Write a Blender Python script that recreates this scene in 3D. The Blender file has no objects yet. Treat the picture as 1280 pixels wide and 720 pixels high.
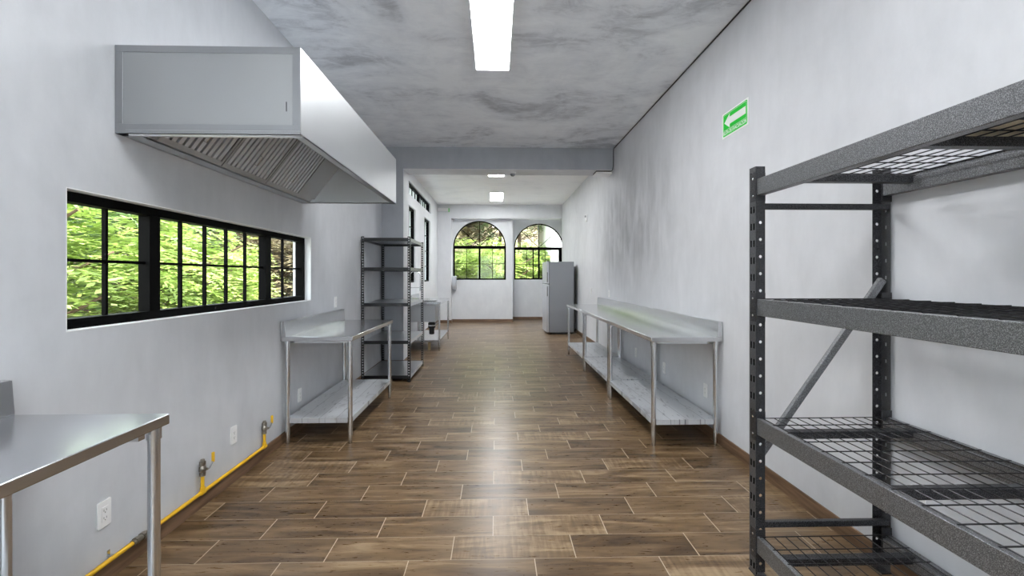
import bpy, math, random
from mathutils import Vector
random.seed(7)
sc = bpy.context.scene
C = sc.collection

# ------------------------------------------------------------------ camera, light, exposure
cd = bpy.data.cameras.new('camera'); cam = bpy.data.objects.new('camera', cd); C.objects.link(cam)
cd.sensor_fit = 'HORIZONTAL'; cd.sensor_width = 36.0; cd.lens = 36.0*575/1280
cd.shift_x = (640-636)/1280; cd.shift_y = -(360-345.5)/1280
cd.clip_start = 0.02; cd.clip_end = 300
cam.location = (0, 0, 1.4)
cam.rotation_euler = (math.radians(90), 0, -math.atan(16/575))
sc.camera = cam
sc.view_settings.view_transform = 'Standard'; sc.view_settings.look = 'None'
sc.view_settings.gamma = 1; sc.view_settings.use_curve_mapping = False
sc.view_settings.exposure = 1.0
SKY_STRENGTH = 3.6
SUN_STRENGTH = 8.0
PANEL_STRENGTH = 23

w = bpy.data.worlds.new('sky'); sc.world = w; w.use_nodes = True
wn = w.node_tree.nodes; wn['Background'].inputs[0].default_value = (0.86, 0.93, 1.0, 1); wn['Background'].inputs[1].default_value = SKY_STRENGTH
sd = bpy.data.lights.new('sun', 'SUN'); sd.energy = SUN_STRENGTH; sd.angle = 0.01; sd.color = (1, .96, .88)
so = bpy.data.objects.new('sun', sd); C.objects.link(so)
so.rotation_euler = Vector((-0.80, 0.12, -1.0)).to_track_quat('-Z', 'Y').to_euler()
so.location = (12, -2, 15)

# ------------------------------------------------------------------ dimensions (metres; camera stands at x=0,y=0)
XL, XR, H = -1.79, 1.87, 3.43          # main room
YB, YB2, ZB = 7.25, 7.66, 3.09         # beam
XL2, XR2, H2 = -1.75, 1.99, 3.56       # far room
YF, YA, YR = 13.856, 14.15, 14.92      # lintel plane, left arch wall, right arch wall
YK = -3.2                              # wall behind the camera

# ------------------------------------------------------------------ materials
def mat(name, col=(.8, .8, .8), rough=.5, metal=0.0, emis=None, es=0.0, spec=None):
    m = bpy.data.materials.new(name); m.use_nodes = True
    b = m.node_tree.nodes['Principled BSDF']
    b.inputs['Base Color'].default_value = (*col, 1); b.inputs['Roughness'].default_value = rough; b.inputs['Metallic'].default_value = metal
    if spec is not None: b.inputs['Specular IOR Level'].default_value = spec
    if emis: b.inputs['Emission Color'].default_value = (*emis, 1); b.inputs['Emission Strength'].default_value = es
    return m
class NT:
    def __init__(s, m): s.t = m.node_tree; s.n = s.t.nodes; s.l = s.t.links; s.b = s.n['Principled BSDF']
    def new(s, k, **kw):
        x = s.n.new(k)
        for a, v in kw.items(): setattr(x, a, v)
        return x
    def math(s, op, a, b=None, c=None):
        x = s.new('ShaderNodeMath', operation=op)
        for i, v in enumerate((a, b, c)):
            if v is None: continue
            if isinstance(v, (int, float)): x.inputs[i].default_value = v
            else: s.l.new(v, x.inputs[i])
        return x.outputs[0]
    def coord(s, scale=(1, 1, 1), loc=(0, 0, 0), rot=(0, 0, 0)):
        tc = s.new('ShaderNodeTexCoord'); mp = s.new('ShaderNodeMapping')
        mp.inputs['Scale'].default_value = scale; mp.inputs['Location'].default_value = loc; mp.inputs['Rotation'].default_value = rot
        s.l.new(tc.outputs['Object'], mp.inputs['Vector']); return mp.outputs[0]
    def noise(s, vec, scale=5, detail=4, rough=.55, dist=0):
        x = s.new('ShaderNodeTexNoise'); x.inputs['Scale'].default_value = scale; x.inputs['Detail'].default_value = detail
        x.inputs['Roughness'].default_value = rough; x.inputs['Distortion'].default_value = dist
        s.l.new(vec, x.inputs['Vector']); return x.outputs['Fac']
    def ramp(s, fac, stops):
        x = s.new('ShaderNodeValToRGB'); e = x.color_ramp.elements
        while len(e) < len(stops): e.new(.5)
        for q, (p, c) in zip(e, stops): q.position = p; q.color = (*c, 1) if len(c) == 3 else c
        s.l.new(fac, x.inputs[0]); return x.outputs[0]
    def mix(s, fac, a, b, mode='MIX'):
        x = s.new('ShaderNodeMix', data_type='RGBA', blend_type=mode)
        for i, v in ((0, fac), (6, a), (7, b)):
            if isinstance(v, (int, float)): x.inputs[i].default_value = v
            elif isinstance(v, tuple): x.inputs[i].default_value = (*v, 1)
            else: s.l.new(v, x.inputs[i])
        return x.outputs[2]
    def bump(s, h, strength=.2, dist=.01):
        x = s.new('ShaderNodeBump'); x.inputs['Strength'].default_value = strength; x.inputs['Distance'].default_value = dist
        s.l.new(h, x.inputs['Height']); s.l.new(x.outputs[0], s.b.inputs['Normal'])
    def col(s, c): s.l.new(c, s.b.inputs['Base Color'])
    def rgh(s, c): s.l.new(c, s.b.inputs['Roughness'])

def plaster(name, lo, hi, streak=None):
    m = mat(name, rough=.62, spec=.25); t = NT(m)
    n1 = t.noise(t.coord((1, 1, 1)), 1.3, 6, .6, .6); n2 = t.noise(t.coord((1, 1, .35)), 9, 5, .6)
    f = t.math('ADD', t.math('MULTIPLY', n1, .65), t.math('MULTIPLY', n2, .35))
    c = t.ramp(f, [(.33, lo), (.66, hi)])
    if streak:
        # damp vertical staining of the bare render, on the stretch of wall between two heights
        y0, y1, z0, z1, amt = streak
        tc = t.new('ShaderNodeTexCoord'); sx = t.new('ShaderNodeSeparateXYZ'); t.l.new(tc.outputs['Object'], sx.inputs[0])
        def band(v, a, b, soft):
            r1 = t.new('ShaderNodeMapRange', interpolation_type='SMOOTHSTEP'); r1.inputs[1].default_value = a-soft; r1.inputs[2].default_value = a+soft; t.l.new(v, r1.inputs[0])
            r2 = t.new('ShaderNodeMapRange', interpolation_type='SMOOTHSTEP'); r2.inputs[1].default_value = b+soft; r2.inputs[2].default_value = b-soft; t.l.new(v, r2.inputs[0])
            return t.math('MULTIPLY', r1.outputs[0], r2.outputs[0])
        mk = t.math('MULTIPLY', band(sx.outputs[1], y0, y1, 1.3), band(sx.outputs[2], z0, z1, .6))
        sn = t.noise(t.coord((1, 1.8, .5)), 2.2, 7, .66, .4); cl = t.noise(t.coord((1, 1, 1)), 1.5, 3)
        sr = t.ramp(t.math('ADD', t.math('MULTIPLY', sn, .7), t.math('MULTIPLY', cl, .3)), [(.38, (0, 0, 0)), (.66, (1, 1, 1))])
        c = t.mix(t.math('MULTIPLY', t.math('MULTIPLY', mk, sr), amt), c, (.2, .21, .235))
    t.col(c); t.bump(t.noise(t.coord(), 60, 4), .10, .004)
    return m
M = {}
M['wall_left'] = plaster('grey_blue_plaster', (.545, .56, .59), (.655, .67, .70))
M['wall_right'] = plaster('pale_grey_plaster', (.63, .64, .67), (.74, .75, .785), (5.2, 8.6, 1.55, 2.75, .85))
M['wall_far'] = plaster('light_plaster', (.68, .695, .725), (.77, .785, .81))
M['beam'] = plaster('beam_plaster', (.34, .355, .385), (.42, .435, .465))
def ceiling_mat(name, dark, mid, light):
    m = mat(name, rough=.8, spec=.2); t = NT(m)
    a = t.noise(t.coord((.9, 1.1, 1)), 1.25, 5, .6, .7); b = t.noise(t.coord((.7, 1.3, 1), (3, 1, 0)), 6.5, 9, .74, .8)
    f = t.math('ADD', t.math('MULTIPLY', a, .66), t.math('MULTIPLY', b, .34))
    t.col(t.ramp(f, [(.37, dark), (.48, mid), (.60, light)])); t.bump(b, .15, .01); return m
M['ceiling'] = ceiling_mat('stained_concrete_ceiling', (.50, .525, .575), (.80, .835, .89), (.92, .955, 1.0))
M['ceiling_far'] = ceiling_mat('pale_ceiling', (.86, .87, .89), (.93, .94, .96), (.96, .965, .975))
M['white_paint'] = mat('white_paint', (.86, .86, .87), .5)

def floor_mat():
    m = mat('wood_look_plank_tile', rough=.4); t = NT(m)
    tc = t.new('ShaderNodeTexCoord'); sx = t.new('ShaderNodeSeparateXYZ'); t.l.new(tc.outputs['Object'], sx.inputs[0])
    Wd, L = .2058, .622
    v = t.math('DIVIDE', t.math('SUBTRACT', sx.outputs[1], 2.278), Wd)
    row = t.math('FLOOR', v); vf = t.math('FRACT', v)
    u = t.math('SUBTRACT', t.math('DIVIDE', t.math('ADD', sx.outputs[0], .224), L), t.math('DIVIDE', row, 3.0))
    colm = t.math('FLOOR', u); uf = t.math('FRACT', u)
    gv = t.math('MAXIMUM', t.math('LESS_THAN', vf, .016), t.math('GREATER_THAN', vf, .994))
    gu = t.math('MAXIMUM', t.math('LESS_THAN', uf, .0048), t.math('GREATER_THAN', uf, .997))
    g = t.math('MAXIMUM', gv, gu)
    cm = t.new('ShaderNodeCombineXYZ'); t.l.new(row, cm.inputs[0]); t.l.new(colm, cm.inputs[1])
    wnz = t.new('ShaderNodeTexWhiteNoise', noise_dimensions='2D'); t.l.new(cm.outputs[0], wnz.inputs['Vector'])
    rnd = wnz.outputs['Value']
    gx = t.new('ShaderNodeCombineXYZ')
    t.l.new(t.math('ADD', t.math('MULTIPLY', sx.outputs[0], 1.3), t.math('MULTIPLY', rnd, 40)), gx.inputs[0])
    t.l.new(t.math('ADD', t.math('MULTIPLY', sx.outputs[1], 9.0), t.math('MULTIPLY', rnd, 17)), gx.inputs[1])
    n1 = t.noise(gx.outputs[0], 1.35, 6, .56, .8); n2 = t.noise(gx.outputs[0], 9, 6, .65, .6)
    # saw marks across some planks
    gs = t.new('ShaderNodeCombineXYZ'); t.l.new(t.math('ADD', t.math('MULTIPLY', sx.outputs[0], 30), t.math('MULTIPLY', rnd, 9)), gs.inputs[0]); t.l.new(t.math('MULTIPLY', sx.outputs[1], 3), gs.inputs[1])
    n3 = t.noise(gs.outputs[0], 1.5, 3, .5, .3)
    f = t.math('ADD', t.math('MULTIPLY', n1, .76), t.math('ADD', t.math('MULTIPLY', n2, .12), t.math('MULTIPLY', rnd, .12)))
    f = t.math('ADD', f, t.math('MULTIPLY', t.math('GREATER_THAN', rnd, .86), t.math('MULTIPLY', t.math('SUBTRACT', n3, .5), .30)))
    c = t.ramp(f, [(.28, (.042, .023, .010)), (.42, (.112, .066, .031)), (.54, (.190, .119, .060)), (.70, (.37, .262, .152))])
    c = t.mix(t.math('MULTIPLY', gv, .8), c, (.36, .28, .19)); c = t.mix(gu, c, (.50, .40, .29))
    t.col(c); t.rgh(t.ramp(n2, [(.3, (.25, .25, .25)), (.7, (.38, .38, .38))]))
    hgt = t.math('SUBTRACT', t.math('MULTIPLY', n2, .25), t.math('MULTIPLY', g, .6)); t.bump(hgt, .25, .004)
    return m
M['floor'] = floor_mat()
def wood_trim():
    m = mat('wood_look_skirting', rough=.45); t = NT(m)
    t.col(t.ramp(t.noise(t.coord((1, .6, 8)), 4, 6), [(.35, (.11, .062, .035)), (.65, (.24, .145, .085))])); return m
M['skirting'] = wood_trim()
def steel(name, col=(.72, .73, .75), r0=.22, r1=.38, stretch=(1, 1, 1), film=False):
    m = mat(name, col, .3, 1.0); t = NT(m)
    n = t.noise(t.coord(stretch), 2.5, 2, .5)
    t.rgh(t.ramp(n, [(.3, ((r0+r1)/2-.02,)*3), (.7, ((r0+r1)/2+.02,)*3)]))
    lo = tuple(x*.95 for x in col)
    c = t.ramp(t.noise(t.coord((1, 1, 1)), 2, 2), [(.3, lo), (.7, col)])
    t.col(c)
    if film:   # clinging protective film with scattered grey print
        f = t.noise(t.coord((1.5, 1, 1), rot=(0, 0, .5)), 3.2, 5, .6, .8)
        mk = t.ramp(f, [(.33, (0, 0, 0)), (.42, (1, 1, 1))])
        d = t.noise(t.coord((34, 6, 1), rot=(0, 0, .5)), 1.6, 2, .5)
        dk = t.ramp(d, [(.64, (0, 0, 0)), (.70, (1, 1, 1))])
        tc = t.new('ShaderNodeTexCoord'); sx = t.new('ShaderNodeSeparateXYZ'); t.l.new(tc.outputs['Object'], sx.inputs[0])
        dk = t.math('MAXIMUM', t.math('MULTIPLY', dk, 1.0), t.math('MULTIPLY', t.math('LESS_THAN', t.math('FRACT', t.math('MULTIPLY', t.math('ADD', sx.outputs[0], t.math('MULTIPLY', sx.outputs[1], .02)), 7.0)), .035), .8))
        c2 = t.mix(t.math('MULTIPLY', dk, .9), (.66, .68, .71), (.16, .17, .20))
        t.col(t.mix(t.math('MULTIPLY', mk, .8), c, c2))
        t.l.new(t.math('SUBTRACT', 1.0, t.math('MULTIPLY', mk, .75)), t.b.inputs['Metallic'])
    return m
M['steel'] = steel('brushed_stainless', (.66, .67, .69), .17, .23, stretch=(1, .15, 1))
M['steel_tube'] = steel('stainless_tube', (.68, .69, .70), .2, .3, (1, 1, .1))
M['steel_film'] = steel('stainless_under_film', (.50, .51, .53), .25, .4, film=True)
M['hood'] = steel('hood_stainless', (.66, .675, .69), .36, .48, (1, .3, 1))
M['hood_panel'] = steel('hood_end_sheet', (.43, .44, .445), .42, .55, (1, 1, 1))
M['hood_frame'] = steel('hood_end_border', (.37, .38, .39), .34, .4, (1, 1, 1))
M['slat_metal'] = mat('dull_filter_metal', (.66, .68, .71), .42, .45)
M['hood_lip_lit'] = steel('hood_lip_lit', (.92, .92, .93), .3, .34)  # brighter than the hood steel: the rim's reflected light put into colour
M['hood_in'] = mat('hood_inside', (.42, .43, .445), .4, .5)
def hammer(name, dark, light, metal=.55, rough=.38, f0=.45, f1=.68):
    m = mat(name, dark, rough, metal); t = NT(m)
    n = t.noise(t.coord(), 420, 1, .5)
    t.col(t.ramp(n, [(f0, dark), (f1, light)])); t.bump(n, .2, .0008); return m
M['hammer'] = hammer('hammertone_grey_paint', (.125, .127, .133), (.36, .365, .38))
M['rack_dark'] = hammer('hammertone_dark_paint', (.022, .022, .025), (.13, .132, .14))
M['black'] = mat('black_metal', (.012, .012, .013), .4)
M['black_frame'] = mat('black_window_frame', (.0012, .0012, .0014), .6, spec=.06)
M['rack_side'] = hammer('hammertone_side_paint', (.07, .071, .076), (.22, .223, .235))
M['wire'] = mat('dark_wire', (.03, .03, .033), .35, .6)
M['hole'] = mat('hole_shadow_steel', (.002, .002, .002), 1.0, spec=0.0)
M['shelf_board'] = steel('grey_sheet_shelf', (.62, .63, .65), .26, .34)
M['plastic'] = mat('white_plastic', (.88, .88, .88), .35)
M['slot'] = mat('dark_slot', (.05, .05, .05), .6)
M['yellow'] = mat('yellow_gas_paint', (.85, .50, .02), .4)
M['brass'] = mat('grey_brass', (.30, .27, .23), .38, .9)
M['panel'] = mat('lit_diffuser', (1, 1, 1), .5, emis=(.97, .985, 1), es=PANEL_STRENGTH)
M['green'] = mat('sign_green', (.0, .62, .03), .45)
M['sign_white'] = mat('sign_white', (.88, .9, .88), .45)
M['fridge'] = mat('silver_grey_enamel', (.29, .30, .32), .42, .35)
M['fridge_door'] = mat('silver_door', (.62, .64, .68), .3, .5)
M['card'] = mat('cream_card', (.72, .66, .48), .8)
M['tan'] = mat('tan_pipe', (.45, .34, .18), .6)
M['render_white'] = plaster('white_render_outside', (.72, .72, .70), (.86, .86, .84))
M['roof_tile'] = mat('terracotta', (.42, .18, .10), .8)
def glass():
    m = bpy.data.materials.new('window_glass'); m.use_nodes = True; n = m.node_tree.nodes; l = m.node_tree.links; n.clear()
    o = n.new('ShaderNodeOutputMaterial'); mx = n.new('ShaderNodeMixShader'); a = n.new('ShaderNodeBsdfTransparent'); g = n.new('ShaderNodeBsdfGlossy')
    a.inputs[0].default_value = (.96, .975, .97, 1); g.inputs['Roughness'].default_value = .02; mx.inputs[0].default_value = .02
    l.new(a.outputs[0], mx.inputs[1]); l.new(g.outputs[0], mx.inputs[2]); l.new(mx.outputs[0], o.inputs[0]); return m
M['glass'] = glass()
def leaf(name, c1, c2, c3):
    m = mat(name, c1, .6, spec=.2); t = NT(m)
    c = t.ramp(t.noise(t.coord(), 1.7, 5, .7), [(.32, c1), (.5, c2), (.68, c3)]); t.col(c)
    tr = t.new('ShaderNodeBsdfTranslucent'); t.l.new(c, tr.inputs[0]); mx = t.new('ShaderNodeMixShader'); mx.inputs[0].default_value = .25
    out = t.n['Material Output']; t.l.new(t.b.outputs[0], mx.inputs[1]); t.l.new(tr.outputs[0], mx.inputs[2]); t.l.new(mx.outputs[0], out.inputs[0])
    return m
M['leaf_bright'] = leaf('bright_leaves', (.20, .30, .06), (.40, .52, .14), (.70, .78, .34))
M['leaf_mid'] = leaf('green_leaves', (.11, .19, .10), (.24, .35, .17), (.44, .55, .30))
M['leaf_dry'] = leaf('olive_leaves', (.12, .09, .06), (.27, .22, .13), (.46, .43, .24))
M['bark'] = mat('brown_bark', (.16, .10, .07), .9)
def earth():
    m = mat('dry_earth', rough=.95); t = NT(m)
    t.col(t.ramp(t.noise(t.coord(), 1.2, 9, .7), [(.35, (.10, .075, .045)), (.5, (.25, .20, .12)), (.65, (.30, .33, .12))])); return m
M['earth'] = earth()

# ------------------------------------------------------------------ mesh helpers
class MB:
    def __init__(s): s.v = []; s.f = []; s.mi = []; s.cur = 0; s.starts = []
    def add(s, vs, fs):
        n = len(s.v); s.starts.append((n, len(s.f))); s.v += [tuple(x) for x in vs]; s.f += [tuple(i+n for i in q) for q in fs]; s.mi += [s.cur]*len(fs); return s
    def box(s, x0, x1, y0, y1, z0, z1):
        x0, x1 = sorted((x0, x1)); y0, y1 = sorted((y0, y1)); z0, z1 = sorted((z0, z1))
        return s.add([(x0, y0, z0), (x1, y0, z0), (x1, y1, z0), (x0, y1, z0), (x0, y0, z1), (x1, y0, z1), (x1, y1, z1), (x0, y1, z1)],
                     [(0, 3, 2, 1), (4, 5, 6, 7), (0, 1, 5, 4), (1, 2, 6, 5), (2, 3, 7, 6), (3, 0, 4, 7)])
    def quad(s, a, b, c, d): return s.add([a, b, c, d], [(0, 1, 2, 3)])
    def tube(s, pts, r, n=10, cap=True):
        pts = [Vector(p) for p in pts]; rs = r if isinstance(r, (list, tuple)) else [r]*len(pts)
        vs = []; fs = []; up = None
        for i, p in enumerate(pts):
            d = (pts[min(i+1, len(pts)-1)]-pts[max(i-1, 0)]).normalized()
            if up is None: up = d.orthogonal().normalized()
            else: up = (up-d*up.dot(d)).normalized()
            sd_ = d.cross(up)
            for k in range(n):
                a = 2*math.pi*k/n; vs.append(p+(up*math.cos(a)+sd_*math.sin(a))*rs[i])
        for i in range(len(pts)-1):
            for k in range(n): fs.append((i*n+k, i*n+(k+1) % n, (i+1)*n+(k+1) % n, (i+1)*n+k))
        if cap: fs.append(tuple(range(n-1, -1, -1))); fs.append(tuple((len(pts)-1)*n+k for k in range(n)))
        return s.add(vs, fs)
    def bar(s, a, b, w_, h_):           # rectangular bar between two points (w_ horizontal-ish, h_ other)
        a, b = Vector(a), Vector(b); d = (b-a).normalized(); u = d.cross(Vector((0, 0, 1)))
        if u.length < 1e-4: u = Vector((1, 0, 0))
        u.normalize(); v = u.cross(d); vs = []
        for p in (a, b):
            for q, r in ((-1, -1), (1, -1), (1, 1), (-1, 1)): vs.append(p+u*q*w_/2+v*r*h_/2)
        return s.add(vs, [(0, 1, 2, 3), (7, 6, 5, 4), (0, 4, 5, 1), (1, 5, 6, 2), (2, 6, 7, 3), (3, 7, 4, 0)])
    def prism(s, poly, axis, a, b):     # polygon in the two other axes, extruded along axis
        def P(p, t): return {'x': (t, p[0], p[1]), 'y': (p[0], t, p[1]), 'z': (p[0], p[1], t)}[axis]
        n = len(poly)
        return s.add([P(p, a) for p in poly]+[P(p, b) for p in poly], [tuple(range(n-1, -1, -1)), tuple(range(n, 2*n))]+[(i, (i+1) % n, n+(i+1) % n, n+i) for i in range(n)])
    def lathe(s, prof, c, axis='z', n=20):
        vs = []; fs = []
        for r, t in prof:
            for k in range(n):
                a = 2*math.pi*k/n; q = (r*math.cos(a), r*math.sin(a))
                vs.append({'z': (c[0]+q[0], c[1]+q[1], c[2]+t), 'x': (c[0]+t, c[1]+q[0], c[2]+q[1]), 'y': (c[0]+q[0], c[1]+t, c[2]+q[1])}[axis])
        m = len(prof)
        for i in range(m-1):
            for k in range(n): fs.append((i*n+k, i*n+(k+1) % n, (i+1)*n+(k+1) % n, (i+1)*n+k))
        fs.append(tuple(range(n-1, -1, -1))); fs.append(tuple((m-1)*n+k for k in range(n)))
        return s.add(vs, fs)
    def build(s, name, m, parent=None, bevel=0.0, smooth=True):
        off = Vector((0, 0, 0)); p = parent
        while p is not None: off += p.location; p = p.parent
        me = bpy.data.meshes.new(name); me.from_pydata([tuple(Vector(q)-off) for q in s.v], [], s.f)
        ms = m if isinstance(m, list) else [m]
        for q in ms: me.materials.append(M[q])
        if len(ms) > 1:
            for pl, i in zip(me.polygons, s.mi): pl.material_index = i
        if smooth:
            me.polygons.foreach_set('use_smooth', [True]*len(me.polygons)); me.set_sharp_from_angle(angle=math.radians(35))
        me.update()
        o = bpy.data.objects.new(name, me); C.objects.link(o)
        if parent is not None: o.parent = parent
        if bevel:
            b = o.modifiers.new('bevel', 'BEVEL'); b.width = bevel; b.segments = 2; b.limit_method = 'ANGLE'
        return o
    def split(s, name, m, parent=None, bevel=0.0, smooth=True):
        # one object per primitive
        b = s.starts+[(len(s.v), len(s.f))]; out = []
        for (v0, f0), (v1, f1) in zip(b, b[1:]):
            q = MB(); q.v = s.v[v0:v1]; q.f = [tuple(i-v0 for i in f) for f in s.f[f0:f1]]; q.mi = s.mi[f0:f1]; q.starts = [(0, 0)]
            out.append(q.build(name, m, parent, bevel, smooth))
        return out
def tag(o, label, cat, group=None, kind=None):
    if label: o['label'] = label
    if cat: o['category'] = cat
    if group: o['group'] = group
    if kind: o['kind'] = kind
    return o
def thing(name, loc, label, cat, group=None, kind=None):
    o = bpy.data.objects.new(name, None); o.empty_display_size = .1; C.objects.link(o); o.location = loc
    return tag(o, label, cat, group, kind)
def struct(o, label=None):
    o['kind'] = 'structure'
    if label: o['label'] = label
    return o
def kids(o): return [c for c in bpy.data.objects if c.parent == o]
def copy_tree(o, parent=None):
    ch = kids(o); c = o.copy(); C.objects.link(c); c.parent = parent
    for k in ch: copy_tree(k, c)
    return c

def wall_grid(mb, axis, a, b, u0, u1, z0, z1, holes):
    """wall slab between planes a (inside) and b (outside) across 'axis', with rectangular holes (u0,u1,z0,z1)"""
    us = sorted({u0, u1, *[h[0] for h in holes], *[h[1] for h in holes]}); zs = sorted({z0, z1, *[h[2] for h in holes], *[h[3] for h in holes]})
    def P(t, u, z): return (t, u, z) if axis == 'x' else (u, t, z)
    def solid(i, j):
        if i < 0 or j < 0 or i >= len(us)-1 or j >= len(zs)-1: return False
        cu, cz = (us[i]+us[i+1])/2, (zs[j]+zs[j+1])/2
        return not any(h[0] < cu < h[1] and h[2] < cz < h[3] for h in holes)
    for i in range(len(us)-1):
        for j in range(len(zs)-1):
            if not solid(i, j): continue
            A, B, c, d = us[i], us[i+1], zs[j], zs[j+1]
            mb.quad(P(a, A, c), P(a, B, c), P(a, B, d), P(a, A, d)); mb.quad(P(b, A, c), P(b, A, d), P(b, B, d), P(b, B, c))
            if not solid(i-1, j): mb.quad(P(a, A, c), P(a, A, d), P(b, A, d), P(b, A, c))
            if not solid(i+1, j): mb.quad(P(a, B, c), P(b, B, c), P(b, B, d), P(a, B, d))
            if not solid(i, j-1): mb.quad(P(a, A, c), P(b, A, c), P(b, B, c), P(a, B, c))
            if not solid(i, j+1): mb.quad(P(a, A, d), P(a, B, d), P(b, B, d), P(b, A, d))
def wall_arch(mb, ya, yb, x0, x1, z1, cx, r, zb, zs, n=28):
    """wall facing -y with an arched opening"""
    for t, (p, q) in ((ya, (0, 1)), (yb, (1, 0))):
        def Q(a, b, c, d): mb.quad(*( (a, b, c, d) if t == ya else (a, d, c, b)))
        Q((x0, t, 0), (cx-r, t, 0), (cx-r, t, z1), (x0, t, z1)); Q((cx+r, t, 0), (x1, t, 0), (x1, t, z1), (cx+r, t, z1))
        Q((cx-r, t, 0), (cx+r, t, 0), (cx+r, t, zb), (cx-r, t, zb))
        for i in range(n):
            a0, a1 = math.pi*(1-i/n), math.pi*(1-(i+1)/n)
            xa, za, xb, zb2 = cx+r*math.cos(a0), zs+r*math.sin(a0), cx+r*math.cos(a1), zs+r*math.sin(a1)
            Q((xa, t, za), (xb, t, zb2), (xb, t, z1), (xa, t, z1))
    for i in range(n):
        a0, a1 = math.pi*(1-i/n), math.pi*(1-(i+1)/n)
        xa, za, xb, zb2 = cx+r*math.cos(a0), zs+r*math.sin(a0), cx+r*math.cos(a1), zs+r*math.sin(a1)
        mb.quad((xa, ya, za), (xa, yb, za), (xb, yb, zb2), (xb, ya, zb2))
    for xx in (cx-r, cx+r): mb.quad((xx, ya, zb), (xx, yb, zb), (xx, yb, zs), (xx, ya, zs))
    mb.quad((cx-r, ya, zb), (cx+r, ya, zb), (cx+r, yb, zb), (cx-r, yb, zb))
    for xx in (x0, x1): mb.quad((xx, ya, 0), (xx, yb, 0), (xx, yb, z1), (xx, ya, z1))
    mb.quad((x0, ya, z1), (x1, ya, z1), (x1, yb, z1), (x0, yb, z1))

# ------------------------------------------------------------------ the room
bh_ = .088
struct(MB().box(XL-.3, 2.9, YK-.2, YR+.3, -.2, 0).build('floor', 'floor', smooth=False), 'brown wood-look plank tile floor')
struct(MB().box(XL-.3, XR+.3, YK-.2, YB+.05, H, H+.45).build('ceiling', 'ceiling', smooth=False), 'mottled bare concrete ceiling')
struct(MB().box(XL2-.34, 2.9, YB2-.05, YR+.3, H2, H2+.3).build('ceiling', 'ceiling_far', smooth=False), 'pale ceiling of the far room')
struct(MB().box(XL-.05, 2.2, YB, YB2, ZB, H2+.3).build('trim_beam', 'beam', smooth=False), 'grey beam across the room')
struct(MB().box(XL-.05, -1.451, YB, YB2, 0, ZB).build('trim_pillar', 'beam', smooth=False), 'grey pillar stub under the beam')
struct(MB().box(-1.451, XR, YB, YB2, ZB-.003, ZB).build('trim_beam', 'wall_far', smooth=False)); struct(MB().box(-1.451, -1.448, YB, YB2, bh_, ZB-.003).build('trim_pillar', 'wall_far', smooth=False))  # paler skins: window light on beam underside and pillar side put into colour
WIN = (1.967, 4.50, 1.168, 1.772)
mb = MB(); wall_grid(mb, 'x', XL, XL-.17, YK-.2, YB, 0, H, [WIN]); struct(mb.build('wall_left', 'wall_left', smooth=False))
for q_ in ((WIN[0], WIN[1], WIN[2]-.001, WIN[2]+.003), (WIN[0], WIN[1], WIN[3]-.003, WIN[3]+.001), (WIN[1]-.003, WIN[1]+.001, WIN[2]+.003, WIN[3]-.003), (WIN[0]-.001, WIN[0]+.003, WIN[2]+.003, WIN[3]-.003)):
    struct(MB().box(XL-.0575, XL+.0006, *q_).build('trim_1', 'white_paint', smooth=False))  # white liners put the sky light on the reveal into colour
TALL = [(9.29, 10.07, 1.27, 2.84), (11.30, 12.28, 1.27, 2.86)]; TRAN = (9.29, 12.36, 3.07, 3.33)
mb = MB(); wall_grid(mb, 'x', XL2, XL2-.30, YB2-.4, YR+.3, 0, H2, TALL+[TRAN]); struct(mb.build('wall_left', 'wall_far', smooth=False))
struct(MB().box(XR, XR+.3, YK-.2, YB2, 0, H2).build('wall_right', 'wall_right', smooth=False))
struct(MB().box(XR2, XR2+.3, YB2, YF, 0, H2).build('wall_right', 'wall_right', smooth=False))
BW = (-1.35, 1.45, .75, 2.85)  # opening for the added window behind the camera
mb = MB(); wall_grid(mb, 'y', YK, YK-.2, XL-.3, XR+.3, 0, H, [BW]); struct(mb.build('wall_back', 'wall_left', smooth=False))
struct(MB().box(XR2+.3, 2.9, YF-.2, YF, 0, H2).build('wall_right', 'wall_far', smooth=False))
mb = MB(); wall_grid(mb, 'y', YF, YA, XL2, 2.9, 0, H2, [(-1.345, 2.9, 0, 3.154)]); struct(mb.build('wall_front', 'wall_far', smooth=False))
ALX, AR, AZB, AZS = -.506, .8125, 1.294, 2.297
ARX, ARR, ARZB, ARZS = 1.40, .816, 1.296, 2.305
mb = MB(); wall_arch(mb, YA, YA+.28, XL2, .517, H2, ALX, AR, AZB, AZS); struct(mb.build('wall_front', 'wall_far', smooth=False))
mb = MB(); wall_arch(mb, YR, YR+.28, .36, 2.9, H2, ARX, ARR, ARZB, ARZS); struct(mb.build('wall_front', 'wall_far', smooth=False))
struct(MB().box(.37, .517, YA+.28, YR, 0, H2).build('wall_right', 'wall_far', smooth=False))
struct(MB().box(2.6, 2.9, YF, YR, 0, H2).build('wall_right', 'wall_far', smooth=False))
bh, bt = .088, .012
struct(MB().box(XL, XL+bt, YK, YB, 0, bh).build('baseboard_left', 'skirting', bevel=.002))
struct(MB().box(XR-bt, XR, YK, YB2, 0, bh).build('baseboard_right', 'skirting', bevel=.002))
struct(MB().box(XR2-bt, XR2, YB2, YF, 0, bh).build('baseboard_right', 'skirting'))
struct(MB().box(XL2, XL2+bt, YB2, YF, 0, bh).build('baseboard_left', 'skirting'))
struct(MB().box(XL, -1.439, YB-bt, YB, 0, bh).box(-1.451, -1.439, YB, YB2, 0, bh).build('baseboard_pillar', 'skirting'))
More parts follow.
